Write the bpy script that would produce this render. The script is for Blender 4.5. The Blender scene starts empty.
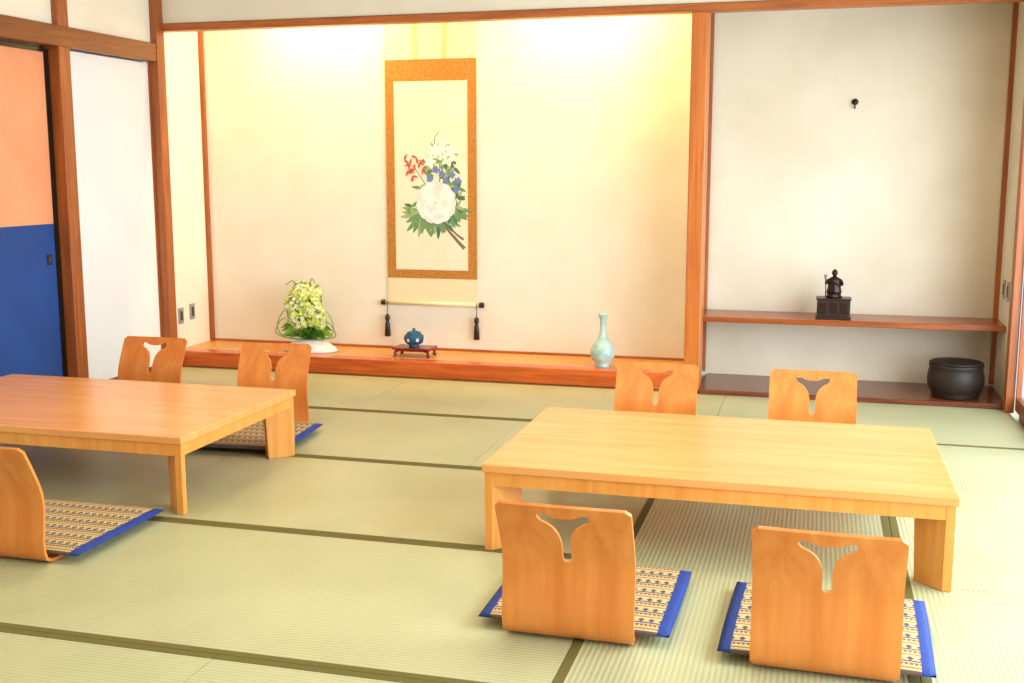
import bpy, bmesh, math, random
from mathutils import Vector, Matrix
random.seed(4)
scene = bpy.context.scene
scene.view_settings.view_transform = 'Standard'
scene.view_settings.look = 'None'
scene.view_settings.exposure = 0.0

# ------------------------------------------------------------ helpers
def lin(c):
    return tuple(((v/255.0)/12.92 if v/255.0 <= 0.04045 else ((v/255.0+0.055)/1.055)**2.4) for v in c)+(1.0,)

def newmat(name):
    m = bpy.data.materials.new(name); m.use_nodes = True
    nt = m.node_tree
    return m, nt, nt.nodes['Principled BSDF']

def plain(name, c, rough=0.6, c2=None, scale=20, metal=0.0, bump=0.0, bscale=200, emit=0):
    m, nt, b = newmat(name)
    tc = nt.nodes.new('ShaderNodeTexCoord')
    n = nt.nodes.new('ShaderNodeTexNoise'); n.inputs['Scale'].default_value = scale; n.inputs['Detail'].default_value = 4
    nt.links.new(tc.outputs['Object'], n.inputs['Vector'])
    r = nt.nodes.new('ShaderNodeValToRGB')
    c2 = c2 or tuple(max(0, v*0.93) for v in c)
    r.color_ramp.elements[0].position = 0.3; r.color_ramp.elements[1].position = 0.7
    r.color_ramp.elements[0].color = lin(c2); r.color_ramp.elements[1].color = lin(c)
    nt.links.new(n.outputs['Fac'], r.inputs['Fac'])
    nt.links.new(r.outputs['Color'], b.inputs['Base Color'])
    b.inputs['Roughness'].default_value = rough; b.inputs['Metallic'].default_value = metal
    if bump:
        n2 = nt.nodes.new('ShaderNodeTexNoise'); n2.inputs['Scale'].default_value = bscale
        nt.links.new(tc.outputs['Object'], n2.inputs['Vector'])
        bp = nt.nodes.new('ShaderNodeBump'); bp.inputs['Strength'].default_value = bump; bp.inputs['Distance'].default_value = 0.002
        nt.links.new(n2.outputs['Fac'], bp.inputs['Height']); nt.links.new(bp.outputs['Normal'], b.inputs['Normal'])
    return m

def wood(name, c1, c2, axis='X', rough=0.35, s=1.0, wav=2.0):
    m, nt, b = newmat(name)
    tc = nt.nodes.new('ShaderNodeTexCoord'); mp = nt.nodes.new('ShaderNodeMapping')
    sc = {'X': (0.8, 14, 14), 'Y': (14, 0.8, 14), 'Z': (14, 14, 0.8)}[axis]
    mp.inputs['Scale'].default_value = tuple(v*s for v in sc)
    nt.links.new(tc.outputs['Object'], mp.inputs['Vector'])
    n = nt.nodes.new('ShaderNodeTexNoise'); n.inputs['Scale'].default_value = 1.2; n.inputs['Detail'].default_value = 6; n.inputs['Distortion'].default_value = wav
    nt.links.new(mp.outputs['Vector'], n.inputs['Vector'])
    n2 = nt.nodes.new('ShaderNodeTexNoise'); n2.inputs['Scale'].default_value = 8; n2.inputs['Detail'].default_value = 3
    nt.links.new(mp.outputs['Vector'], n2.inputs['Vector'])
    mx = nt.nodes.new('ShaderNodeMath'); mx.operation = 'MULTIPLY_ADD'; mx.inputs[1].default_value = 0.3
    nt.links.new(n2.outputs['Fac'], mx.inputs[0]); nt.links.new(n.outputs['Fac'], mx.inputs[2])
    r = nt.nodes.new('ShaderNodeValToRGB')
    r.color_ramp.elements[0].position = 0.45; r.color_ramp.elements[1].position = 0.85
    r.color_ramp.elements[0].color = lin(c2); r.color_ramp.elements[1].color = lin(c1)
    nt.links.new(mx.outputs[0], r.inputs['Fac']); nt.links.new(r.outputs['Color'], b.inputs['Base Color'])
    b.inputs['Roughness'].default_value = rough
    return m

def link(o):
    scene.collection.objects.link(o); return o

def empty(name, loc=(0, 0, 0), rz=0):
    e = bpy.data.objects.new(name, None); e.empty_display_size = 0.1
    e.location = loc; e.rotation_euler[2] = rz
    return link(e)

def meshobj(name, bm, mats, loc=(0, 0, 0), parent=None, smooth=False):
    me = bpy.data.meshes.new(name); bmesh.ops.recalc_face_normals(bm, faces=bm.faces); bm.to_mesh(me); bm.free()
    if not isinstance(mats, (list, tuple)): mats = [mats]
    for m in mats: me.materials.append(m)
    if smooth:
        for p in me.polygons: p.use_smooth = True
    o = bpy.data.objects.new(name, me); o.location = loc
    if parent: o.parent = parent
    return link(o)

def box(name, x0, x1, y0, y1, z0, z1, mat, bev=0.0, parent=None):
    """bounds are in parent space when a parent is given"""
    bm = bmesh.new(); bmesh.ops.create_cube(bm, size=1)
    bmesh.ops.scale(bm, vec=(x1-x0, y1-y0, z1-z0), verts=bm.verts)
    if bev:
        bmesh.ops.bevel(bm, geom=list(bm.edges), offset=bev, segments=2, affect='EDGES', profile=0.5)
    return meshobj(name, bm, mat, ((x0+x1)/2, (y0+y1)/2, (z0+z1)/2), parent)

def lathe(name, prof, mat, loc=(0, 0, 0), parent=None, seg=40, sx=1, sy=1, wob=None):
    bm = bmesh.new(); rings = []
    for (r, z) in prof:
        if r < 1e-5: rings.append([bm.verts.new((0, 0, z))])
        else:
            ring = []
            for i in range(seg):
                a = 2*math.pi*i/seg; rr = r*(1+(wob(a, z) if wob else 0))
                ring.append(bm.verts.new((rr*math.cos(a)*sx, rr*math.sin(a)*sy, z)))
            rings.append(ring)
    for A, B in zip(rings, rings[1:]):
        for i in range(seg):
            j = (i+1) % seg
            if len(A) == 1 and len(B) == 1: continue
            if len(A) == 1: bm.faces.new((A[0], B[i], B[j]))
            elif len(B) == 1: bm.faces.new((A[i], A[j], B[0]))
            else: bm.faces.new((A[i], A[j], B[j], B[i]))
    return meshobj(name, bm, mat, loc, parent, smooth=True)

def smoothpts(pts, n=8):
    P = [Vector(p) for p in pts]; P = [2*P[0]-P[1]]+P+[2*P[-1]-P[-2]]; out = []
    for i in range(1, len(P)-2):
        for k in range(n):
            t = k/n
            out.append(0.5*((2*P[i])+(-P[i-1]+P[i+1])*t+(2*P[i-1]-5*P[i]+4*P[i+1]-P[i+2])*t*t+(-P[i-1]+3*P[i]-3*P[i+1]+P[i+2])*t**3))
    out.append(P[-2]); return out

def tube_bm(bm, pts, rad, seg=8, mi=0):
    pts = [Vector(p) for p in pts]; rings = []
    for i, p in enumerate(pts):
        d = (pts[min(i+1, len(pts)-1)]-pts[max(i-1, 0)]).normalized()
        up = Vector((0, 0, 1)) if abs(d.z) < 0.9 else Vector((1, 0, 0))
        a = d.cross(up).normalized(); b = d.cross(a)
        r = rad(i/(len(pts)-1)) if callable(rad) else rad
        rings.append([bm.verts.new(p+a*r*math.cos(2*math.pi*k/seg)+b*r*math.sin(2*math.pi*k/seg)) for k in range(seg)])
    for A, B in zip(rings, rings[1:]):
        for i in range(seg):
            j = (i+1) % seg; f = bm.faces.new((A[i], A[j], B[j], B[i])); f.material_index = mi; f.smooth = True
    for R in (rings[0], rings[-1]):
        f = bm.faces.new(R); f.material_index = mi

def blade_bm(bm, pts, w, mi=0, side=None):
    """leaf ribbon along pts, width w(t)"""
    pts = [Vector(p) for p in pts]; prev = None
    for i, p in enumerate(pts):
        t = i/(len(pts)-1); d = (pts[min(i+1, len(pts)-1)]-pts[max(i-1, 0)]).normalized()
        s = side if side else d.cross(Vector((0, -1, 0.3))).normalized()
        ww = w(t); L = bm.verts.new(p-s*ww); C = bm.verts.new(p+Vector((0, 0.15*ww, -0.25*ww))); R = bm.verts.new(p+s*ww)
        if prev:
            for a, b, c, e in ((prev[0], prev[1], C, L), (prev[1], prev[2], R, C)):
                f = bm.faces.new((a, b, c, e)); f.material_index = mi; f.smooth = True
        prev = (L, C, R)

# ------------------------------------------------------------ materials
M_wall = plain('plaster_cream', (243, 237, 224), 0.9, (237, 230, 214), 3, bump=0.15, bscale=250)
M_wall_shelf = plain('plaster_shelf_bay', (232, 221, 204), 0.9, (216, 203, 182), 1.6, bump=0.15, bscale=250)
M_paper = plain('fusuma_paper', (236, 240, 246), 0.85, (230, 234, 242), 2)
M_ceil = plain('ceiling_board', (225, 215, 195), 0.8)
M_trim = wood('trim_wood', (178, 100, 48), (142, 74, 30), 'Z', 0.4)
M_trimX = wood('trim_wood_x', (196, 112, 54), (156, 80, 34), 'X', 0.4)
M_trimY = wood('trim_wood_y', (150, 88, 44), (116, 62, 30), 'Y', 0.4)
M_pillar = wood('pillar_wood', (214, 124, 56), (182, 94, 38), 'Z', 0.35)
M_step = wood('toko_step_wood', (220, 108, 44), (176, 72, 24), 'X', 0.2)
M_shelf = wood('shelf_wood', (172, 92, 46), (130, 62, 30), 'X', 0.25)
M_plank = wood('plank_wood', (132, 68, 42), (98, 46, 28), 'X', 0.22)
M_table = wood('table_top_wood', (238, 172, 104), (224, 150, 82), 'X', 0.27, 1.0, 0.6)
M_tableleg = wood('table_leg_wood', (238, 166, 84), (220, 144, 60), 'Z', 0.35, 1.0, 0.8)
M_chair = wood('bent_plywood', (226, 142, 68), (208, 116, 46), 'Z', 0.3, 0.45, 1.6)
M_black = plain('black_lacquer', (22, 16, 14), 0.25)
M_darkwood = wood('dark_wood', (52, 26, 18), (28, 13, 9), 'X', 0.35)
M_bronze = plain('dark_bronze', (58, 34, 26), 0.35, (30, 16, 12), 30, metal=0.5)
M_blue = plain('navy_binding', (26, 60, 144), 0.8, (20, 48, 122), 60)
M_doorblue = plain('door_blue', (22, 72, 152), 0.7, (18, 64, 140), 3)
M_dooror = plain('door_orange', (238, 164, 122), 0.7, (230, 154, 112), 3)
M_white = plain('white_ceramic', (245, 245, 245), 0.25)
M_silver = plain('switch_plate', (170, 170, 172), 0.35, metal=0.4)
M_switch = plain('switch_dark', (70, 66, 60), 0.5)

def tatami_mat_material(name, c1, c2):
    m, nt, b = newmat(name)
    tc = nt.nodes.new('ShaderNodeTexCoord'); sp = nt.nodes.new('ShaderNodeSeparateXYZ')
    nt.links.new(tc.outputs['Object'], sp.inputs[0])
    mu = nt.nodes.new('ShaderNodeMath'); mu.operation = 'MULTIPLY'; mu.inputs[1].default_value = 2*math.pi/0.0175
    nt.links.new(sp.outputs['Y'], mu.inputs[0])
    si = nt.nodes.new('ShaderNodeMath'); si.operation = 'SINE'; nt.links.new(mu.outputs[0], si.inputs[0])
    mr = nt.nodes.new('ShaderNodeMapRange'); mr.inputs[1].default_value = -1; mr.inputs[2].default_value = 1
    nt.links.new(si.outputs[0], mr.inputs[0])
    mp = nt.nodes.new('ShaderNodeMapping'); mp.inputs['Scale'].default_value = (120, 4, 1)
    nt.links.new(tc.outputs['Object'], mp.inputs[0])
    n = nt.nodes.new('ShaderNodeTexNoise'); n.inputs['Scale'].default_value = 1.5; n.inputs['Detail'].default_value = 4
    nt.links.new(mp.outputs[0], n.inputs['Vector'])
    n3 = nt.nodes.new('ShaderNodeTexNoise'); n3.inputs['Scale'].default_value = 2; nt.links.new(tc.outputs['Object'], n3.inputs['Vector'])
    a = nt.nodes.new('ShaderNodeMath'); a.operation = 'MULTIPLY_ADD'; a.inputs[1].default_value = 0.35
    nt.links.new(n.outputs['Fac'], a.inputs[0])
    a2 = nt.nodes.new('ShaderNodeMath'); a2.operation = 'MULTIPLY_ADD'; a2.inputs[1].default_value = 0.4
    nt.links.new(mr.outputs[0], a2.inputs[0]); nt.links.new(n3.outputs['Fac'], a2.inputs[2]); nt.links.new(a2.outputs[0], a.inputs[2])
    r = nt.nodes.new('ShaderNodeValToRGB'); r.color_ramp.elements[0].position = 0.45; r.color_ramp.elements[1].position = 1.0
    r.color_ramp.elements[0].color = lin(c2); r.color_ramp.elements[1].color = lin(c1)
    nt.links.new(a.outputs[0], r.inputs[0]); nt.links.new(r.outputs[0], b.inputs['Base Color'])
    bp = nt.nodes.new('ShaderNodeBump'); bp.inputs['Strength'].default_value = 0.35; bp.inputs['Distance'].default_value = 0.002
    nt.links.new(mr.outputs[0], bp.inputs['Height']); nt.links.new(bp.outputs[0], b.inputs['Normal'])
    b.inputs['Roughness'].default_value = 0.38
    return m
M_tatami = tatami_mat_material('tatami_rush', (190, 190, 150), (166, 168, 126))
M_tatami_toko = tatami_mat_material('toko_rush', (222, 166, 88), (190, 132, 62))
M_border = plain('tatami_border_cloth', (114, 104, 44), 0.85, (96, 86, 34), 200)

def cushion_material():
    m, nt, b = newmat('woven_cushion')
    tc = nt.nodes.new('ShaderNodeTexCoord'); sp = nt.nodes.new('ShaderNodeSeparateXYZ'); nt.links.new(tc.outputs['Object'], sp.inputs[0])
    def math_(op, *ins):
        n = nt.nodes.new('ShaderNodeMath'); n.operation = op
        for i, v in enumerate(ins):
            if isinstance(v, (int, float)): n.inputs[i].default_value = v
            else: nt.links.new(v, n.inputs[i])
        return n.outputs[0]
    X, Y = sp.outputs['X'], sp.outputs['Y']
    P = 0.085
    def band(per, off, wid):
        f = math_('FRACT', math_('MULTIPLY_ADD', Y, 1/per, off)); return math_('LESS_THAN', f, wid)
    fx = math_('ABSOLUTE', math_('SUBTRACT', math_('FRACT', math_('MULTIPLY', X, 1/0.032)), 0.5))
    fy = math_('FRACT', math_('MULTIPLY_ADD', Y, 1/P, 0.0))
    dia = math_('LESS_THAN', math_('ADD', math_('MULTIPLY', fx, 0.5), math_('ABSOLUTE', math_('SUBTRACT', fy, 0.5))), 0.17)
    dots = math_('MULTIPLY', math_('LESS_THAN', math_('FRACT', math_('MULTIPLY', X, 1/0.014)), 0.55), band(P, 0.0, 0.13))
    line = band(P, 0.76, 0.10); line2 = band(P, 0.22, 0.08); line3 = band(P, 0.90, 0.06)
    edge = math_('GREATER_THAN', math_('ABSOLUTE', Y), 0.283)
    def mix(fac, a, bcol):
        n = nt.nodes.new('ShaderNodeMixRGB')
        nt.links.new(fac, n.inputs[0])
        for i, v in ((1, a), (2, bcol)):
            if isinstance(v, tuple): n.inputs[i].default_value = v
            else: nt.links.new(v, n.inputs[i])
        return n.outputs[0]
    col = mix(dia, lin((198, 176, 124)), lin((84, 70, 86)))
    col = mix(dots, col, lin((116, 70, 44)))
    col = mix(line, col, lin((56, 62, 110)))
    col = mix(line2, col, lin((150, 98, 52)))
    col = mix(line3, col, lin((136, 88, 54)))
    col = mix(edge, col, lin((96, 78, 74)))
    nt.links.new(col, b.inputs['Base Color']); b.inputs['Roughness'].default_value = 0.9
    return m
M_cush = cushion_material()

# ------------------------------------------------------------ room
XL, XR = -4.62, 1.17
YF, YB, YBACK = 7.31, 7.88, -1.5
ZC = 2.95
box('floor', XL-0.3, XR+0.3, YBACK-0.1, YB+0.1, -0.16, -0.055, M_ceil)
box('ceiling', XL-0.2, XR+0.2, YBACK-0.1, YB+0.1, ZC, ZC+0.08, M_ceil)
box('wall_left_upper', XL-0.1, XL, YBACK, YF-0.06, 2.33, ZC, M_wall)
box('wall_left_outer', XL-0.2, XL-0.13, 4.2, YF, -0.05, 2.4, M_wall)
box('wall_left_near', XL-0.1, XL, YBACK, 4.25, -0.05, 2.2, M_wall)
box('wall_left_toko', XL-0.1, XL, YF, YB, -0.05, ZC, M_wall)
box('wall_back_toko', XL-0.1, -0.76, YB, YB+0.1, -0.05, ZC, M_wall)
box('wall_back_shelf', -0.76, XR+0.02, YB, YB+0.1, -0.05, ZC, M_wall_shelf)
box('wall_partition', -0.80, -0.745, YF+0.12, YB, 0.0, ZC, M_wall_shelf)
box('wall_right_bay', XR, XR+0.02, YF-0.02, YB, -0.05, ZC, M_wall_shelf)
box('wall_right_upper', XR, XR+0.1, YBACK, YF-0.08, 2.25, ZC, M_wall)
box('wall_right_near', XR, XR+0.1, YBACK, 0.6, -0.05, 2.25, M_wall)
box('wall_front', XL-0.1, XR+0.1, YBACK-0.1, YBACK, -0.05, ZC, M_wall)
box('wall_lintel', XL, XR, YF-0.01, YF+0.05, 2.485, ZC, M_wall)
box('trim_lintel', XL, XR, YF-0.03, YF+0.07, 2.43, 2.48, M_trimX, 0.004)

def tatami(x0, x1, y0, y1, vert=False):
    g = 0.0012; x0 += g; x1 -= g; y0 += g; y1 -= g
    L, W = (y1-y0, x1-x0) if vert else (x1-x0, y1-y0)
    bm = bmesh.new(); bw = 0.03
    ys = [-W/2, -W/2+bw, W/2-bw, W/2]
    for k in range(3):
        c = bmesh.ops.create_cube(bm, size=1)
        bmesh.ops.scale(bm, vec=(L, ys[k+1]-ys[k], 0.052 if k != 1 else 0.05), verts=c['verts'])
        bmesh.ops.translate(bm, vec=(0, (ys[k]+ys[k+1])/2, -0.026 if k != 1 else -0.0265), verts=c['verts'])
        if k != 1:
            for v in c['verts']:
                for f in v.link_faces: f.material_index = 1
    o = meshobj('tatami_mat', bm, [M_tatami, M_border], ((x0+x1)/2, (y0+y1)/2, 0))
    if vert: o.rotation_euler[2] = math.pi/2
R1, R2, R3, R4, R5, R6 = 7.31, 6.21, 5.11, 3.99, 2.86, 1.76
XC = 0.34
for a, b in ((XL, -2.71), (-2.71, -0.53), (-0.53, XR)): tatami(a, b, R2, R1)
for a, b in ((XL, -3.8), (-3.8, -1.62), (-1.62, XC)): tatami(a, b, R3, R2)
for a, b in ((XL, -2.86), (-2.86, -0.68)):
    tatami(a, b, R4, R3); tatami(a, b, R5, R4)
tatami(-0.68, XC, R5, R3, True)
tatami(XC, XR+0.05, R4+0.03, R2, True); tatami(XC, XR+0.05, R6, R4+0.03, True)
for a, b in ((XL, -3.88), (-3.88, -1.7), (-1.7, XC)): tatami(a, b, R6, R5)
for a, b in ((XL, -2.86), (-2.86, -0.68), (-0.68, XR)): tatami(a, b, 0.71, R6)
for a, b in ((XL, -1.7), (-1.7, XR)): tatami(a, b, -0.39, 0.71)
for a, b in ((XL, -2.86), (-2.86, -0.68), (-0.68, XR)): tatami(a, b, YBACK, -0.39)

# left wall joinery
box('trim_post_toko', XL-0.02, XL+0.05, YF-0.10, YF, 0, ZC, M_trim, 0.004)
box('trim_post_door', XL-0.08, XL+0.04, 6.14, 6.25, 0, ZC, M_trim, 0.004)
box('trim_nageshi', XL-0.04, XL+0.05, YBACK, YF-0.11, 2.21, 2.335, M_trimY, 0.004)
box('trim_sill_left', XL-0.12, XL+0.02, 4.25, YF-0.10, -0.04, 0.015, M_trimY)
fs = empty('fusuma_panel', (XL-0.03, 6.73, 0))
box('paper', -0.01, 0.01, -0.46, 0.46, 0.03, 2.2, M_paper, 0, fs)
for n, a, b in (('stile_1', -0.475, -0.455), ('stile_2', 0.46, 0.482)):
    box(n, -0.016, 0.016, a, b, 0.02, 2.205, M_trim, 0, fs)
box('rail_1', -0.015, 0.015, -0.455, 0.46, 0.016, 0.035, M_trimY, 0, fs)
d = empty('door_1', (XL-0.05, 5.66, 0))
box('panel_upper', -0.012, 0.012, -0.45, 0.43, 1.115, 2.17, M_dooror, 0, d)
box('panel_lower', -0.012, 0.012, -0.45, 0.43, 0.03, 1.115, M_doorblue, 0, d)
for n, a, b in (('stile_1', -0.47, -0.45), ('stile_2', 0.43, 0.475)):
    box(n, -0.016, 0.016, a, b, 0.02, 2.19, M_black, 0, d)
box('rail_top', -0.016, 0.016, -0.45, 0.43, 2.17, 2.205, M_black, 0, d)
box('rail_bottom', -0.016, 0.016, -0.45, 0.43, 0.016, 0.035, M_black, 0, d)
box('pull_plate', 0.012, 0.018, 0.345, 0.39, 0.86, 0.925, M_black, 0.002, d)
box('pull_recess', 0.0175, 0.020, 0.358, 0.377, 0.875, 0.91, M_switch, 0, d)
d2 = empty('door_2', (XL-0.085, 4.73, 0))
box('panel_upper', -0.012, 0.012, -0.45, 0.45, 1.115, 2.17, M_dooror, 0, d2)
box('panel_lower', -0.012, 0.012, -0.45, 0.45, 0.03, 1.115, M_doorblue, 0, d2)
for n, a, b in (('stile_1', -0.47, -0.45), ('stile_2', 0.45, 0.47)):
    box(n, -0.014, 0.014, a, b, 0.02, 2.19, M_black, 0, d2)

# tokonoma
box('trim_corner_left', XL, XL+0.03, YB-0.03, YB, 0.115, ZC, M_trim)
box('trim_corner_shelf', -0.745, -0.722, YB-0.025, YB, 0.05, ZC, M_trim)
box('trim_corner_right', XR-0.03, XR, YB-0.03, YB, 0.05, ZC, M_trim)
ts = empty('tokonoma_platform', (0, 0, 0))
box('front_beam', XL, -0.812, YF, YF+0.13, 0, 0.115, M_step, 0.006, ts)
box('rush_floor', XL, -0.802, YF+0.13, YB, 0.0, 0.11, M_tatami_toko, 0, ts)
box('back_rail', XL+0.035, -0.802, YB-0.014, YB-0.0005, 0.11, 0.127, M_trimX, 0, ts)
box('pillar', -0.81, -0.705, YF-0.03, YF+0.12, 0, 2.43, M_pillar, 0.008)
box('floor_plank', -0.703, XR-0.002, YF-0.05, YB, 0, 0.03, M_plank, 0.005)
box('wall_shelf', -0.743, XR-0.002, 7.50, YB-0.002, 0.445, 0.485, M_shelf, 0.005)
box('trim_post_right', XR-0.03, XR+0.02, YF-0.15, YF-0.055, 0, ZC, M_trim, 0.004)

def outlet(x, y, z, face):
    e = empty('wall_outlet', (x, y, z))
    s = face
    box('plate', min(0, 0.008*s), max(0, 0.008*s), -0.035, 0.035, -0.06, 0.06, M_silver, 0.002, e)
    box('socket', min(0.006*s, 0.012*s), max(0.006*s, 0.012*s), -0.014, 0.014, -0.035, 0.035, M_switch, 0.001, e)
outlet(XL, 7.44, 0.36, 1); outlet(XL, 7.60, 0.375, 1)
outlet(XR, 7.50, 0.70, -1); outlet(XR, 7.66, 0.70, -1)

# wall hook ornament
e = empty('wall_hook', (0.21, YB, 1.885))
lathe('rose', [(0, 0), (0.022, 0), (0.018, 0.008), (0, 0.01)], M_bronze, (0, 0, 0.01), e, 16).rotation_euler[0] = math.pi/2
bm = bmesh.new(); tube_bm(bm, smoothpts([(0, 0, 0.012), (0, -0.03, 0.008), (0, -0.035, -0.01), (0, -0.02, -0.03), (0, -0.004, -0.03)]), 0.005)
tube_bm(bm, [(-0.02, -0.01, 0.014), (0, -0.012, 0.01), (0.02, -0.01, 0.014)], 0.006)
meshobj('hook', bm, M_bronze, (0, 0, 0), e)

# right side sliding windows
w = empty('window_1', (XR+0.03, 0, 0))
box('sill', 0.025, 0.09, 0.6, YF-0.12, -0.05, 0.02, M_trimY, 0, w)
box('head', -0.03, 0.09, 0.6, YF-0.12, 2.19, 2.25, M_trimY, 0, w)
n_p = 7; pw = (YF-0.15-0.6)/n_p
mg, nt, b = newmat('window_glass')
tr = nt.nodes.new('ShaderNodeBsdfTransparent'); gl = nt.nodes.new('ShaderNodeBsdfGlossy'); gl.inputs['Roughness'].default_value = 0.02
mxs = nt.nodes.new('ShaderNodeMixShader'); mxs.inputs[0].default_value = 0.06
nt.links.new(tr.outputs[0], mxs.inputs[1]); nt.links.new(gl.outputs[0], mxs.inputs[2]); nt.links.new(mxs.outputs[0], nt.nodes['Material Output'].inputs[0])
for i in range(n_p):
    y0 = 0.6+i*pw; y1 = y0+pw; xx = 0.024 if i % 2 else -0.006
    ew = 0.03
    box('stile_%d' % (2*i+1), xx, xx+0.028, y0, y0+ew, 0.02, 2.19, M_trim, 0, w)
    box('stile_%d' % (2*i+2), xx, xx+0.028, y1-ew, y1, 0.02, 2.19, M_trim, 0, w)
    box('rail_low_%d' % (i+1), xx, xx+0.028, y0+ew, y1-ew, 0.02, 0.10, M_trimY, 0, w)
    box('rail_top_%d' % (i+1), xx, xx+0.028, y0+ew, y1-ew, 2.12, 2.19, M_trimY, 0, w)
    box('pane_%d' % (i+1), xx+0.012, xx+0.016, y0+ew, y1-ew, 0.10, 2.12, mg, 0, w)

# ------------------------------------------------------------ low tables
def low_table(x0, x1, y0, y1, H=0.34):
    cx, cy = (x0+x1)/2, (y0+y1)/2; e = empty('low_table', (cx, cy, 0))
    hx, hy = (x1-x0)/2, (y1-y0)/2
    box('top', -hx, hx, -hy, hy, H-0.032, H, M_table, 0.004, e)
    i = 0.012
    box('apron_1', -hx+i, hx-i, -hy+i, -hy+i+0.022, H-0.085, H-0.032, M_tableleg, 0, e)
    box('apron_2', -hx+i, hx-i, hy-i-0.022, hy-i, H-0.085, H-0.032, M_tableleg, 0, e)
    box('apron_3', -hx+i, -hx+i+0.022, -hy+i+0.022, hy-i-0.022, H-0.085, H-0.032, M_tableleg, 0, e)
    box('apron_4', hx-i-0.022, hx-i, -hy+i+0.022, hy-i-0.022, H-0.085, H-0.032, M_tableleg, 0, e)
    k = 0
    for sx in (-1, 1):
        for sy in (-1, 1):
            k += 1; L = 0.16; T = 0.042
            bm = bmesh.new(); r = math.sqrt(0.5)
            def P(a, bb, z): # a: distance inwards along the diagonal, bb: sideways
                return Vector((sx*(hx-0.01)-sx*(a*r)+sx*bb*r, sy*(hy-0.01)-sy*(a*r)-sy*bb*r, z))
            out = [(0, 0), (T/2, T/2), (L, T/2), (L, -T/2), (T/2, -T/2)]
            tp = [bm.verts.new(P(a, q, H-0.033)) for a, q in out]
            bo = [bm.verts.new(P(a if a < 0.1 else a*0.9, q, 0)) for a, q in out]
            bm.faces.new(tp); bm.faces.new(bo[::-1])
            for q in range(5): bm.faces.new((tp[q], tp[(q+1) % 5], bo[(q+1) % 5], bo[q]))
            meshobj('leg_%d' % k, bm, M_tableleg, (0, 0, 0), e)
low_table(-1.20, 0.51, 3.97, 5.06)
low_table(-4.25, -2.54, 4.05, 5.13)

# ------------------------------------------------------------ floor chairs (zaisu)
def make_chair_mesh():
    prof = [(0.40, 0.010), (0.25, 0.010), (0.10, 0.010), (0.045, 0.013), (0.008, 0.04), (0.0, 0.09), (0.006, 0.15), (0.012, 0.22), (0.002, 0.29), (-0.035, 0.375), (-0.085, 0.470)]
    P = smoothpts([(0, a, b) for a, b in prof], 7); T = 0.012
    s = [0]
    for a, b in zip(P, P[1:]): s.append(s[-1]+(b-a).length)
    tot = s[-1]; nx = 28; bm = bmesh.new(); F = []; B = []
    for i, p in enumerate(P):
        dv = (P[min(i+1, len(P)-1)]-P[max(i-1, 0)]).normalized(); nrm = Vector((0, -dv.z, dv.y))
        hw = 0.208
        if s[i] < 0.5*tot and p.z < 0.03: hw = 0.2
        rT = 0.018; dt = tot-s[i]
        if dt < rT: hw -= rT-math.sqrt(max(0, rT*rT-(rT-dt)**2))
        if s[i] < 0.05: hw -= 0.05-math.sqrt(max(0, 0.0025-(0.05-s[i])**2))
        ra, rb = [], []
        for k in range(nx+1):
            x = hw*(2*k/nx-1); bow = -0.12*(0.04-x*x)*min(1, max(0, (p.z-0.05)/0.15))
            ra.append(bm.verts.new((x, p.y+bow+nrm.y*T/2, p.z+nrm.z*T/2)))
            rb.append(bm.verts.new((x, p.y+bow-nrm.y*T/2, p.z-nrm.z*T/2)))
        F.append(ra); B.append(rb)
    n = len(P)
    for i in range(n-1):
        for k in range(nx):
            bm.faces.new((F[i][k], F[i][k+1], F[i+1][k+1], F[i+1][k]))
            bm.faces.new((B[i][k], B[i+1][k], B[i+1][k+1], B[i][k+1]))
        bm.faces.new((F[i][0], F[i+1][0], B[i+1][0], B[i][0])); bm.faces.new((F[i][nx], B[i][nx], B[i+1][nx], F[i+1][nx]))
    for k in range(nx):
        bm.faces.new((F[0][k], B[0][k], B[0][k+1], F[0][k+1])); bm.faces.new((F[-1][k], F[-1][k+1], B[-1][k+1], B[-1][k]))
    bmesh.ops.recalc_face_normals(bm, faces=bm.faces)
    me = bpy.data.meshes.new('tmp'); bm.to_mesh(me); bm.free(); board = link(bpy.data.objects.new('tmpb', me))
    half = [(0.0, 0.426), (0.03, 0.429), (0.058, 0.440), (0.074, 0.441), (0.081, 0.431), (0.072, 0.416), (0.05, 0.404), (0.028, 0.382), (0.016, 0.350), (0.013, 0.318), (0.014, 0.29), (0.011, 0.274), (0.0, 0.268)]
    sm = smoothpts([(a, 0, z) for a, z in half], 4)
    loop = [(p.x, p.z) for p in sm]+[(-p.x, p.z) for p in sm[-2:0:-1]]
    bm = bmesh.new(); A = [bm.verts.new((x, -0.4, z)) for x, z in loop]; C = [bm.verts.new((x, 0.3, z)) for x, z in loop]
    bm.faces.new(A); bm.faces.new(C[::-1])
    for i in range(len(A)):
        j = (i+1) % len(A); bm.faces.new((A[i], C[i], C[j], A[j]))
    bmesh.ops.recalc_face_normals(bm, faces=bm.faces)
    me2 = bpy.data.meshes.new('tmpc'); bm.to_mesh(me2); bm.free(); cut = link(bpy.data.objects.new('tmpcut', me2))
    md = board.modifiers.new('b', 'BOOLEAN'); md.operation = 'DIFFERENCE'; md.object = cut; md.solver = 'EXACT'
    bpy.context.view_layer.update()
    ev = board.evaluated_get(bpy.context.evaluated_depsgraph_get())
    res = bpy.data.meshes.new_from_object(ev); res.name = 'floor_chair_mesh'
    bpy.data.objects.remove(board); bpy.data.objects.remove(cut)
    res.materials.clear(); res.materials.append(M_chair)
    return res
chair_me = make_chair_mesh()
for p in chair_me.polygons: p.use_smooth = True
try: chair_me.set_sharp_from_angle(angle=math.radians(40))
except Exception as ex: print(ex)

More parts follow.
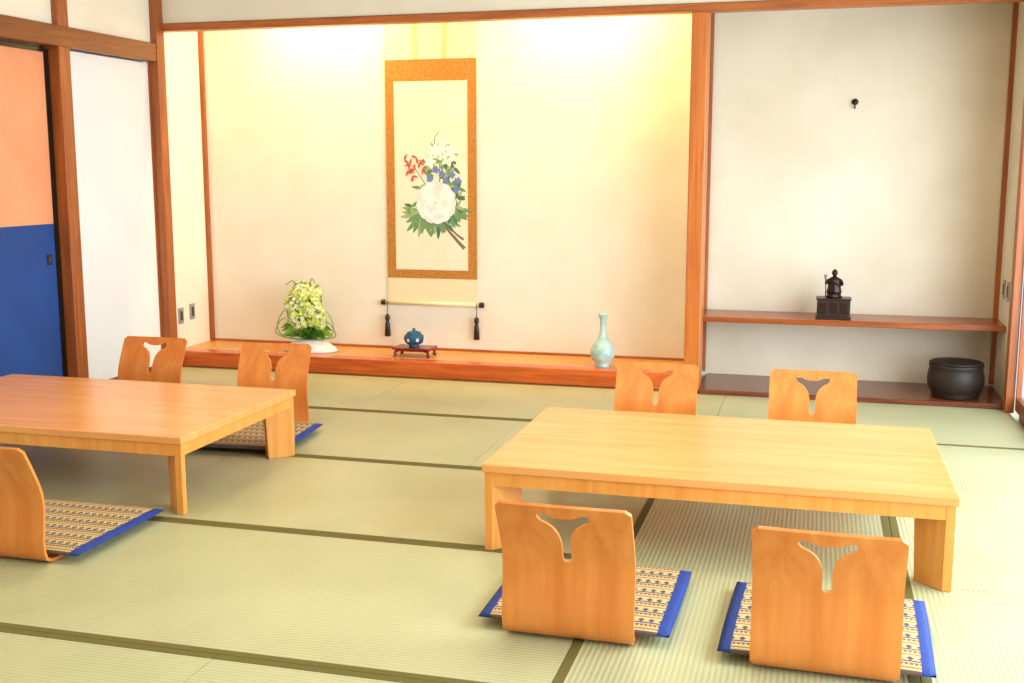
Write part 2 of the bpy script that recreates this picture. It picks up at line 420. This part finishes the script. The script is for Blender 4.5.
def make_cushion_mesh():
    bm = bmesh.new(); n = 32; W = 0.62; D = 0.60; t = 0.014
    def g(a): return (1-abs(a)**10)
    layers = []
    for sgn in (1, -1):
        rows = []
        for j in range(n+1):
            row = []
            for i in range(n+1):
                u = 2*i/n-1; v = 2*j/n-1; h = t*math.sqrt(max(0.0, g(u)*g(v)))
                row.append(bm.verts.new((u*W/2*(1-0.01*v*v), v*D/2*(1-0.01*u*u), sgn*h)))
            rows.append(row)
        layers.append(rows)
    for rows in layers:
        for j in range(n):
            for i in range(n):
                f = bm.faces.new((rows[j][i], rows[j][i+1], rows[j+1][i+1], rows[j+1][i])); f.smooth = True
                if i < 2 or i >= n-2: f.material_index = 1
    bmesh.ops.remove_doubles(bm, verts=bm.verts, dist=0.0004)
    bmesh.ops.recalc_face_normals(bm, faces=bm.faces)
    me = bpy.data.meshes.new('cushion_mesh'); bm.to_mesh(me); bm.free()
    me.materials.append(M_cush); me.materials.append(M_blue)
    return me
cush_me = make_cushion_mesh()

def chair(x, y, rz):
    o = link(bpy.data.objects.new('floor_chair', chair_me)); o.location = (x, y, 0); o.rotation_euler[2] = rz; o.location.z = -0.003
def cushion(x, y, rz):
    c = link(bpy.data.objects.new('floor_cushion', cush_me)); c.location = (x, y, 0.0335); c.rotation_euler[2] = rz
for (x, y, rz, dy) in ((-0.695, 3.205, -0.01, 0.355), (0.068, 3.155, -0.03, 0.335), (-0.76, 5.58, math.pi, 0.33), (0.012, 5.56, math.pi, 0.33),
                   (-2.95, 5.67, math.pi+0.10, 0.33), (-3.76, 5.70, math.pi, 0.33), (-2.91, 3.37, 0.0, 0.345)):
    chair(x, y, rz)
    cushion(x-math.sin(rz)*dy, y+math.cos(rz)*dy, rz)

# ------------------------------------------------------------ hanging scroll
M_broc = plain('scroll_brocade', (200, 138, 60), 0.7, (170, 108, 38), 55)
M_silk = plain('scroll_silk_pale', (238, 228, 194), 0.7, (232, 220, 182), 90)
M_silk2 = plain('scroll_ribbon', (222, 200, 150), 0.7, (214, 190, 138), 90)
M_paint = plain('scroll_painting_silk', (240, 234, 212), 0.8, (234, 226, 200), 5)
sc = empty('hanging_scroll', (-2.755, YB, 0))
box('mount_upper', -0.35, 0.35, -0.012, -0.008, 2.245, 2.56, M_silk, 0, sc)
box('mount_brocade', -0.35, 0.35, -0.014, -0.008, 0.65, 2.245, M_broc, 0, sc)
box('mount_lower', -0.35, 0.35, -0.012, -0.008, 0.46, 0.65, M_silk, 0, sc)
box('painting_border', -0.283, 0.283, -0.0155, -0.013, 0.713, 2.09, M_silk, 0, sc)
box('painting', -0.27, 0.27, -0.017, -0.014, 0.724, 2.078, M_paint, 0, sc)
box('ribbon_1', -0.13, -0.10, -0.018, -0.012, 2.245, 2.56, M_silk2, 0, sc)
box('ribbon_2', 0.10, 0.13, -0.018, -0.012, 2.245, 2.56, M_silk2, 0, sc)
r = lathe('roller', [(0, -0.37), (0.014, -0.37), (0.014, 0.37), (0, 0.37)], M_silk, (0, -0.018, 0.462), sc, 20); r.rotation_euler[1] = math.pi/2
for i, s in enumerate((-1, 1)):
    k = lathe('knob_%d' % (i+1), [(0, 0), (0.014, 0), (0.02, 0.006), (0.021, 0.03), (0.017, 0.036), (0, 0.038)], M_darkwood, (s*0.368, -0.02, 0.462), sc, 20)
    k.rotation_euler[1] = s*math.pi/2
    bm = bmesh.new(); xx = s*0.352
    tube_bm(bm, [(xx, -0.03, 0.475), (xx, -0.038, 0.44), (xx, -0.036, 0.37)], 0.003)
    meshobj('cord_%d' % (i+1), bm, M_switch, (0, 0, 0), sc)
    lathe('weight_%d' % (i+1), [(0, 0.375), (0.012, 0.37), (0.019, 0.35), (0.015, 0.33), (0.012, 0.32), (0.017, 0.305), (0.023, 0.21), (0.018, 0.205), (0, 0.205)],
          M_darkwood, (xx, -0.036, 0), sc, 20, wob=lambda a, z: 0.06*math.sin(9*a))
# painted flowers (pigment layers on the silk)
bm = bmesh.new()
cols = [(254, 251, 247), (250, 234, 228), (118, 154, 106), (82, 122, 96), (162, 186, 132), (210, 84, 54), (112, 138, 196), (246, 250, 240), (134, 112, 94), (236, 200, 120)]
def pix(u, v): return ((u-432)/128.5, 0.651+(278-v)*0.00728)
lay = [0]
def petal(cx, cz, ang, L, W, mi, n=14, tip=1.0):
    lay[0] += 1; y = -0.0172-lay[0]*0.000012; vs = []
    for i in range(n):
        t = 2*math.pi*i/n; a = L/2*(1+math.cos(t)); bb = W/2*math.sin(t)*(1-0.35*tip*math.cos(t))
        vs.append(bm.verts.new((cx+a*math.cos(ang)-bb*math.sin(ang), y, cz+a*math.sin(ang)+bb*math.cos(ang))))
    f = bm.faces.new(vs); f.material_index = mi
def flatline(pts, w0, w1, mi):
    lay[0] += 1; y = -0.0172-lay[0]*0.000012; pr = None
    P = smoothpts([(a, 0, b) for a, b in pts], 6)
    for i, p in enumerate(P):
        dd = (P[min(i+1, len(P)-1)]-P[max(i-1, 0)]).normalized(); ww = w0+(w1-w0)*i/(len(P)-1)
        A = bm.verts.new((p.x-dd.z*ww, y, p.z+dd.x*ww)); B = bm.verts.new((p.x+dd.z*ww, y, p.z-dd.x*ww))
        if pr: f = bm.faces.new((pr[0], pr[1], B, A)); f.material_index = mi
        pr = (A, B)
flatline([pix(465, 247), pix(456, 237), pix(444, 222), pix(438, 205)], 0.014, 0.005, 8)
flatline([pix(464, 238), pix(453, 228), pix(447, 210)], 0.009, 0.004, 8)
flatline([pix(436, 200), pix(425, 180), pix(413, 163), pix(405, 158)], 0.004, 0.002, 8)
flatline([pix(440, 190), pix(441, 165), pix(436, 140), pix(440, 130)], 0.004, 0.002, 3)
flatline([pix(442, 190), pix(452, 165), pix(455, 150)], 0.004, 0.002, 3)
rnd = random.Random(2)
for (u, v, n_, R, L) in ((440, 212, 18, 0.02, 0.17), (424, 212, 14, 0.02, 0.17), (454, 208, 12, 0.02, 0.12)):
    cx, cz = pix(u, v)
    for i in range(n_):
        a = math.pi*0.92+math.pi*1.2*i/n_-0.1+rnd.uniform(-.1, .1)
        petal(cx+R*math.cos(a), cz+R*math.sin(a), a, L*rnd.uniform(.7, 1.05), 0.038, rnd.choice((2, 3, 2, 4)))
for (u, v) in ((452, 185), (458, 196), (427, 172), (448, 172), (440, 160), (413, 205), (455, 166), (430, 163), (421, 186), (459, 186), (446, 160), (457, 205), (450, 158)):
    cx, cz = pix(u, v)
    for i in range(6): petal(cx, cz, rnd.uniform(0, 6.28), 0.065, 0.024, rnd.choice((2, 4, 3)))
for (u, v) in ((440, 152), (449, 158), (431, 160), (443, 145), (452, 150), (436, 149)):   # white blossoms
    x_, z_ = pix(u, v); s_ = 0.055
    for i in range(3): petal(x_, z_, rnd.uniform(0, 6), s_*1.2, 0.02, 4)
    for i in range(5): petal(x_, z_, i*1.257, s_, s_*0.6, 7)
for (u, v) in ((411, 162), (416, 168), (406, 158), (421, 161), (414, 174), (409, 169), (424, 167), (418, 156)):   # nandina leaves and berries
    a0 = rnd.uniform(0, 6.28); x_, z_ = pix(u, v)
    for i in range(3): petal(x_, z_, a0+rnd.uniform(-0.9, 0.9)+i*0.9, 0.045, 0.014, 5)
    petal(x_+rnd.uniform(-.02, .02), z_-0.02, 0, 0.012, 0.012, 5, tip=0)
for (u, v) in ((431, 177), (447, 179), (453, 173), (437, 168), (459, 179), (443, 172), (457, 188)):   # blue
    x_, z_ = pix(u, v)
    for i in range(5): petal(x_, z_, i*1.257, 0.03, 0.022, 6)
cx, cz = pix(437, 201)   # peony
for ring, (R, n_, L, W) in enumerate(((0.062, 13, 0.095, 0.085), (0.042, 11, 0.085, 0.075), (0.02, 8, 0.07, 0.06), (0.0, 6, 0.05, 0.045))):
    for i in range(n_):
        a = 2*math.pi*i/n_+ring*0.4
        petal(cx+R*math.cos(a), cz+R*math.sin(a), a, L, W, 0 if (i+ring) % 3 else 1, tip=-1)
petal(cx-0.01, cz, 0, 0.02, 0.016, 9)
meshobj('painted_flowers', bm, [plain('pigment_%d' % i, c, 0.85) for i, c in enumerate(cols)], (0, 0, 0), sc)

# ------------------------------------------------------------ flower arrangement
fa = empty('flower_arrangement', (-3.66, 7.60, 0.110))
lathe('dish', [(0, 0), (0.205, 0), (0.215, 0.008), (0.195, 0.03), (0.15, 0.06), (0.09, 0.082), (0.05, 0.088), (0.04, 0.08), (0, 0.075)], M_white, (0.03, 0, 0), fa, 48, 1, 0.6)
M_fl = [plain('petal_lime', (218, 236, 120), 0.7, (194, 218, 88), 30), plain('petal_cream', (250, 252, 214), 0.7), plain('leaf_green', (86, 142, 44), 0.55, (58, 110, 30), 20), plain('leaf_light', (146, 190, 70), 0.55, (120, 166, 50), 20)]
bm = bmesh.new(); rnd = random.Random(7)
heads = [(-0.02, 0.0, 0.43, 0.095), (0.035, -0.02, 0.36, 0.105), (-0.07, -0.03, 0.35, 0.09), (0.075, -0.03, 0.28, 0.095), (-0.02, -0.06, 0.26, 0.09), (-0.07, 0.03, 0.41, 0.075), (0.05, 0.03, 0.43, 0.07), (0.11, -0.01, 0.22, 0.055), (-0.10, -0.02, 0.25, 0.05)]
def floret(c, nrm, s, mi):
    nrm = nrm.normalized(); a = nrm.orthogonal().normalized(); b_ = nrm.cross(a); rot = rnd.uniform(0, 1.5)
    for k in range(4):
        t = rot+k*math.pi/2; u = a*math.cos(t)+b_*math.sin(t); w_ = nrm.cross(u)
        vs = [bm.verts.new(c), bm.verts.new(c+u*s*0.6+w_*s*0.45+nrm*s*0.25), bm.verts.new(c+u*s*1.1+nrm*s*0.15), bm.verts.new(c+u*s*0.6-w_*s*0.45+nrm*s*0.25)]
        f = bm.faces.new(vs); f.material_index = mi
for (hx, hy, hz, R) in heads:
    for i in range(190):
        v = Vector((rnd.gauss(0, 1), rnd.gauss(0, 1), rnd.gauss(0, 1))).normalized()
        floret(Vector((hx, hy, hz))+v*R*rnd.uniform(0.8, 1.0), v+Vector((0, 0, 0.3)), 0.018, 0 if rnd.random() < 0.6 else 1)
    tube_bm(bm, smoothpts([(0, 0, 0.07), (hx*0.4, hy*0.4, hz*0.5), (hx, hy, hz)], 4), 0.004, 6, 2)
for i in range(80):
    a = rnd.uniform(0, 6.28); L = rnd.uniform(0.10, 0.22); up = rnd.uniform(0.02, 0.12); dx, dy = math.cos(a), math.sin(a)*0.6
    pts = smoothpts([(0, 0, 0.08), (dx*L*0.5, dy*L*0.5, 0.1+up), (dx*L, dy*L, 0.08+up*0.8)], 5)
    blade_bm(bm, pts, lambda t: 0.02*math.sin(math.pi*min(1, t*0.97+0.02))**0.8+0.0006, rnd.choice((2, 2, 3)))
for (s, W, Hh) in ((-1, 0.22, 0.30), (-1, 0.235, 0.24), (1, 0.23, 0.30), (1, 0.245, 0.22), (-1, 0.10, 0.52), (1, 0.05, 0.54)):
    pts = smoothpts([(0, 0, 0.08), (s*W*0.75, -0.02, 0.10), (s*W*1.02, -0.03, Hh*0.6), (s*W*0.75, -0.02, Hh), (s*W*0.25, 0, Hh*0.92)] if W > 0.12 else
                    [(0, 0, 0.3), (s*W*0.5, 0, 0.44), (s*W, 0, Hh), (s*W*1.6, 0.0, Hh-0.03)], 8)
    tube_bm(bm, pts, lambda t: 0.0062*(1-t*0.6), 6, 3 if W > 0.2 else 2)
meshobj('flowers_and_leaves', bm, M_fl, (0, 0, 0), fa)

# ------------------------------------------------------------ incense burner on stand
M_teal = plain('teal_glaze', (30, 104, 136), 0.2, (16, 62, 100), 40)
M_red = wood('red_lacquer_wood', (150, 40, 26), (104, 24, 16), 'X', 0.25)
ib = empty('incense_burner', (-2.79, 7.57, 0.11))
box('tray_top', -0.145, 0.145, -0.09, 0.09, 0.055, 0.07, M_red, 0.004, ib)
box('tray_waist', -0.12, 0.12, -0.07, 0.07, 0.042, 0.055, M_red, 0.002, ib)
bm = bmesh.new()
for sx in (-1, 1):
    for sy in (-1, 1):
        tube_bm(bm, smoothpts([(sx*0.105, sy*0.06, 0.05), (sx*0.13, sy*0.075, 0.035), (sx*0.118, sy*0.068, 0.018), (sx*0.135, sy*0.08, 0.007)], 5), lambda t: 0.012-0.005*math.sin(t*3.1), 8)
meshobj('tray_legs', bm, M_red, (0, 0, 0), ib)
lathe('bowl', [(0, 0), (0.038, 0), (0.039, 0.008), (0.034, 0.012), (0.062, 0.028), (0.075, 0.058), (0.070, 0.083), (0.052, 0.096), (0.055, 0.102), (0.046, 0.108), (0.03, 0.114), (0.012, 0.118), (0.01, 0.124), (0.014, 0.131), (0, 0.138)], M_teal, (-0.005, 0, 0.07), ib)
bm = bmesh.new()
for k in range(7):
    a = 2*math.pi*k/7; c = Vector((0.0735*math.cos(a)-0.005, 0.0735*math.sin(a), 0.126)); o_ = Vector((math.cos(a), math.sin(a), 0)); t_ = Vector((-math.sin(a), math.cos(a), 0))
    for q in range(5):
        th = q*1.257; p_ = c+t_*0.008*math.cos(th)+Vector((0, 0, 0.008*math.sin(th)))
        vs = [bm.verts.new(p_+o_*0.003+t_*0.005*math.cos(b2)+Vector((0, 0, 0.005*math.sin(b2)))) for b2 in [2*math.pi*z/8 for z in range(8)]]
        bm.faces.new(vs)
meshobj('bowl_painted_flowers', bm, M_white, (0, 0, 0), ib)

# ------------------------------------------------------------ celadon vase
M_cel = plain('celadon_glaze', (196, 220, 210), 0.18, (150, 192, 192), 22)
lathe('vase', [(0, 0), (0.05, 0), (0.052, 0.012), (0.046, 0.018), (0.07, 0.045), (0.086, 0.085), (0.084, 0.125), (0.062, 0.165), (0.038, 0.19), (0.026, 0.215), (0.021, 0.26), (0.021, 0.31), (0.025, 0.335), (0.034, 0.36), (0.038, 0.366), (0.034, 0.366), (0.02, 0.335), (0.016, 0.3), (0, 0.29)],
      M_cel, (-1.39, 7.50, 0.11))

# ------------------------------------------------------------ statue on stand
st = empty('buddhist_statue', (0.125, 7.60, 0.485))
box('stand_body', -0.105, 0.105, -0.07, 0.07, 0.018, 0.128, M_darkwood, 0.003, st)
box('stand_top', -0.112, 0.112, -0.078, 0.078, 0.128, 0.138, M_darkwood, 0.003, st)
box('stand_base', -0.112, 0.112, -0.078, 0.078, 0.0, 0.018, M_darkwood, 0.003, st)
for i, xx in enumerate((-0.066, 0.0, 0.066)):
    box('stand_panel_%d' % (i+1), xx-0.025, xx+0.025, -0.072, -0.069, 0.038, 0.11, M_bronze, 0.002, st)
fg = empty('figure', (0, 0, 0.138)); fg.parent = st; fg.scale = (1.05, 1.0, 0.88)
lathe('lotus_base', [(0, 0), (0.046, 0), (0.05, 0.01), (0.038, 0.02), (0.044, 0.03), (0, 0.032)], M_bronze, (0, 0, 0.0), fg, 32, wob=lambda a, z: 0.06*math.sin(10*a))
lathe('robe', [(0, 0), (0.042, 0), (0.045, 0.015), (0.038, 0.045), (0.038, 0.07), (0.041, 0.092), (0.037, 0.11), (0.02, 0.122), (0.011, 0.127), (0.011, 0.134), (0, 0.136)], M_bronze, (0, 0, 0.03), fg, 36, 1, 0.8, wob=lambda a, z: 0.05*math.sin(8*a+30*z))
lathe('head', [(0, -0.024), (0.010, -0.022), (0.016, -0.010), (0.018, 0.002), (0.016, 0.014), (0.010, 0.021), (0.007, 0.026), (0, 0.028)], M_bronze, (0, -0.003, 0.184), fg, 28)
bm = bmesh.new()
tube_bm(bm, smoothpts([(-0.034, 0, 0.132), (-0.05, -0.012, 0.106), (-0.046, -0.034, 0.118), (-0.052, -0.038, 0.135)], 5), lambda t: 0.012-0.006*t)
tube_bm(bm, smoothpts([(0.034, 0, 0.132), (0.046, -0.014, 0.10), (0.02, -0.036, 0.10), (0.004, -0.038, 0.115)], 5), lambda t: 0.012-0.006*t)
tube_bm(bm, smoothpts([(-0.05, -0.038, 0.01), (-0.052, -0.04, 0.10), (-0.055, -0.038, 0.155)], 5), 0.0035)
tube_bm(bm, [(-0.055+0.008*math.cos(t), -0.038, 0.163+0.008*math.sin(t)) for t in [i*0.5 for i in range(13)]], 0.003)
tube_bm(bm, [(0, -0.02, 0.186), (0, -0.0245, 0.179)], 0.003)
meshobj('arms_and_staff', bm, M_bronze, (0, 0, 0), fg)

# ------------------------------------------------------------ black brazier with lid
hb = empty('hibachi_brazier', (0.885, 7.455, 0.030)); hb.scale = (0.92, 0.92, 0.95)
M_hib = plain('black_brown_lacquer', (44, 26, 19), 0.55, (22, 13, 10), 12)
lathe('body', [(0, 0), (0.15, 0), (0.158, 0.01), (0.154, 0.022), (0.170, 0.05), (0.184, 0.09), (0.186, 0.13), (0.180, 0.17), (0.172, 0.195), (0.178, 0.205), (0.178, 0.22), (0.168, 0.225), (0, 0.225)],
      M_hib, (0, 0, 0), hb, 56, wob=lambda a, z: 0.006*math.sin(24*a))
lathe('lid', [(0, 0.2255), (0.172, 0.2255), (0.176, 0.232), (0.165, 0.238), (0.05, 0.243), (0, 0.244)], M_hib, (0, 0, 0), hb, 56)

# ------------------------------------------------------------ lights
def area(name, loc, rot, sx, sy, power, col, parent=None):
    l = bpy.data.lights.new(name, 'AREA'); l.shape = 'RECTANGLE'; l.size = sx; l.size_y = sy; l.energy = power; l.color = col
    o = link(bpy.data.objects.new(name, l)); o.location = loc; o.rotation_euler = rot
    if parent: o.parent = parent
    return o
area('daylight', (XR+0.7, 3.6, 1.35), (0, math.radians(90), 0), 2.6, 6.0, 450, (0.80, 0.93, 1.0))
M_shade = plain('lamp_housing', (235, 235, 230), 0.5)
for i, xx in enumerate((-3.55, -1.58)):
    e = empty('alcove_lamp', (xx, 7.48, ZC))
    box('housing', -0.4, 0.4, -0.05, 0.05, -0.07, 0, M_shade, 0.004, e)
    area('alcove_lamp_light', (0, 0.0, -0.075), (math.radians(8), 0, 0), 0.75, 0.08, 29, (1.0, 0.64, 0.26), e)
for i, (xx, yy) in enumerate(((-3.0, 4.2), (-0.6, 4.2), (-1.8, 1.0))):
    e = empty('ceiling_lamp', (xx, yy, ZC))
    box('housing', -0.45, 0.45, -0.45, 0.45, -0.09, 0, M_shade, 0.01, e)
    area('ceiling_lamp_light', (0, 0, -0.095), (0, 0, 0), 0.8, 0.8, 23, (1.0, 0.85, 0.62), e)
wd = bpy.data.worlds.new('sky'); scene.world = wd; wd.use_nodes = True
wd.node_tree.nodes['Background'].inputs[0].default_value = (0.75, 0.88, 1, 1); wd.node_tree.nodes['Background'].inputs[1].default_value = 1.2

# ------------------------------------------------------------ camera
cam = bpy.data.cameras.new('camera'); co = link(bpy.data.objects.new('camera', cam))
psi, th = math.radians(15.2), math.radians(8.72)
fwd = Vector((-math.sin(psi)*math.cos(th), math.cos(psi)*math.cos(th), -math.sin(th)))
co.location = (0, 0, 1.45); co.rotation_euler = fwd.to_track_quat('-Z', 'Y').to_euler()
cam.sensor_width = 36; cam.lens = 1118/1024*36; cam.clip_start = 0.05
scene.camera = co
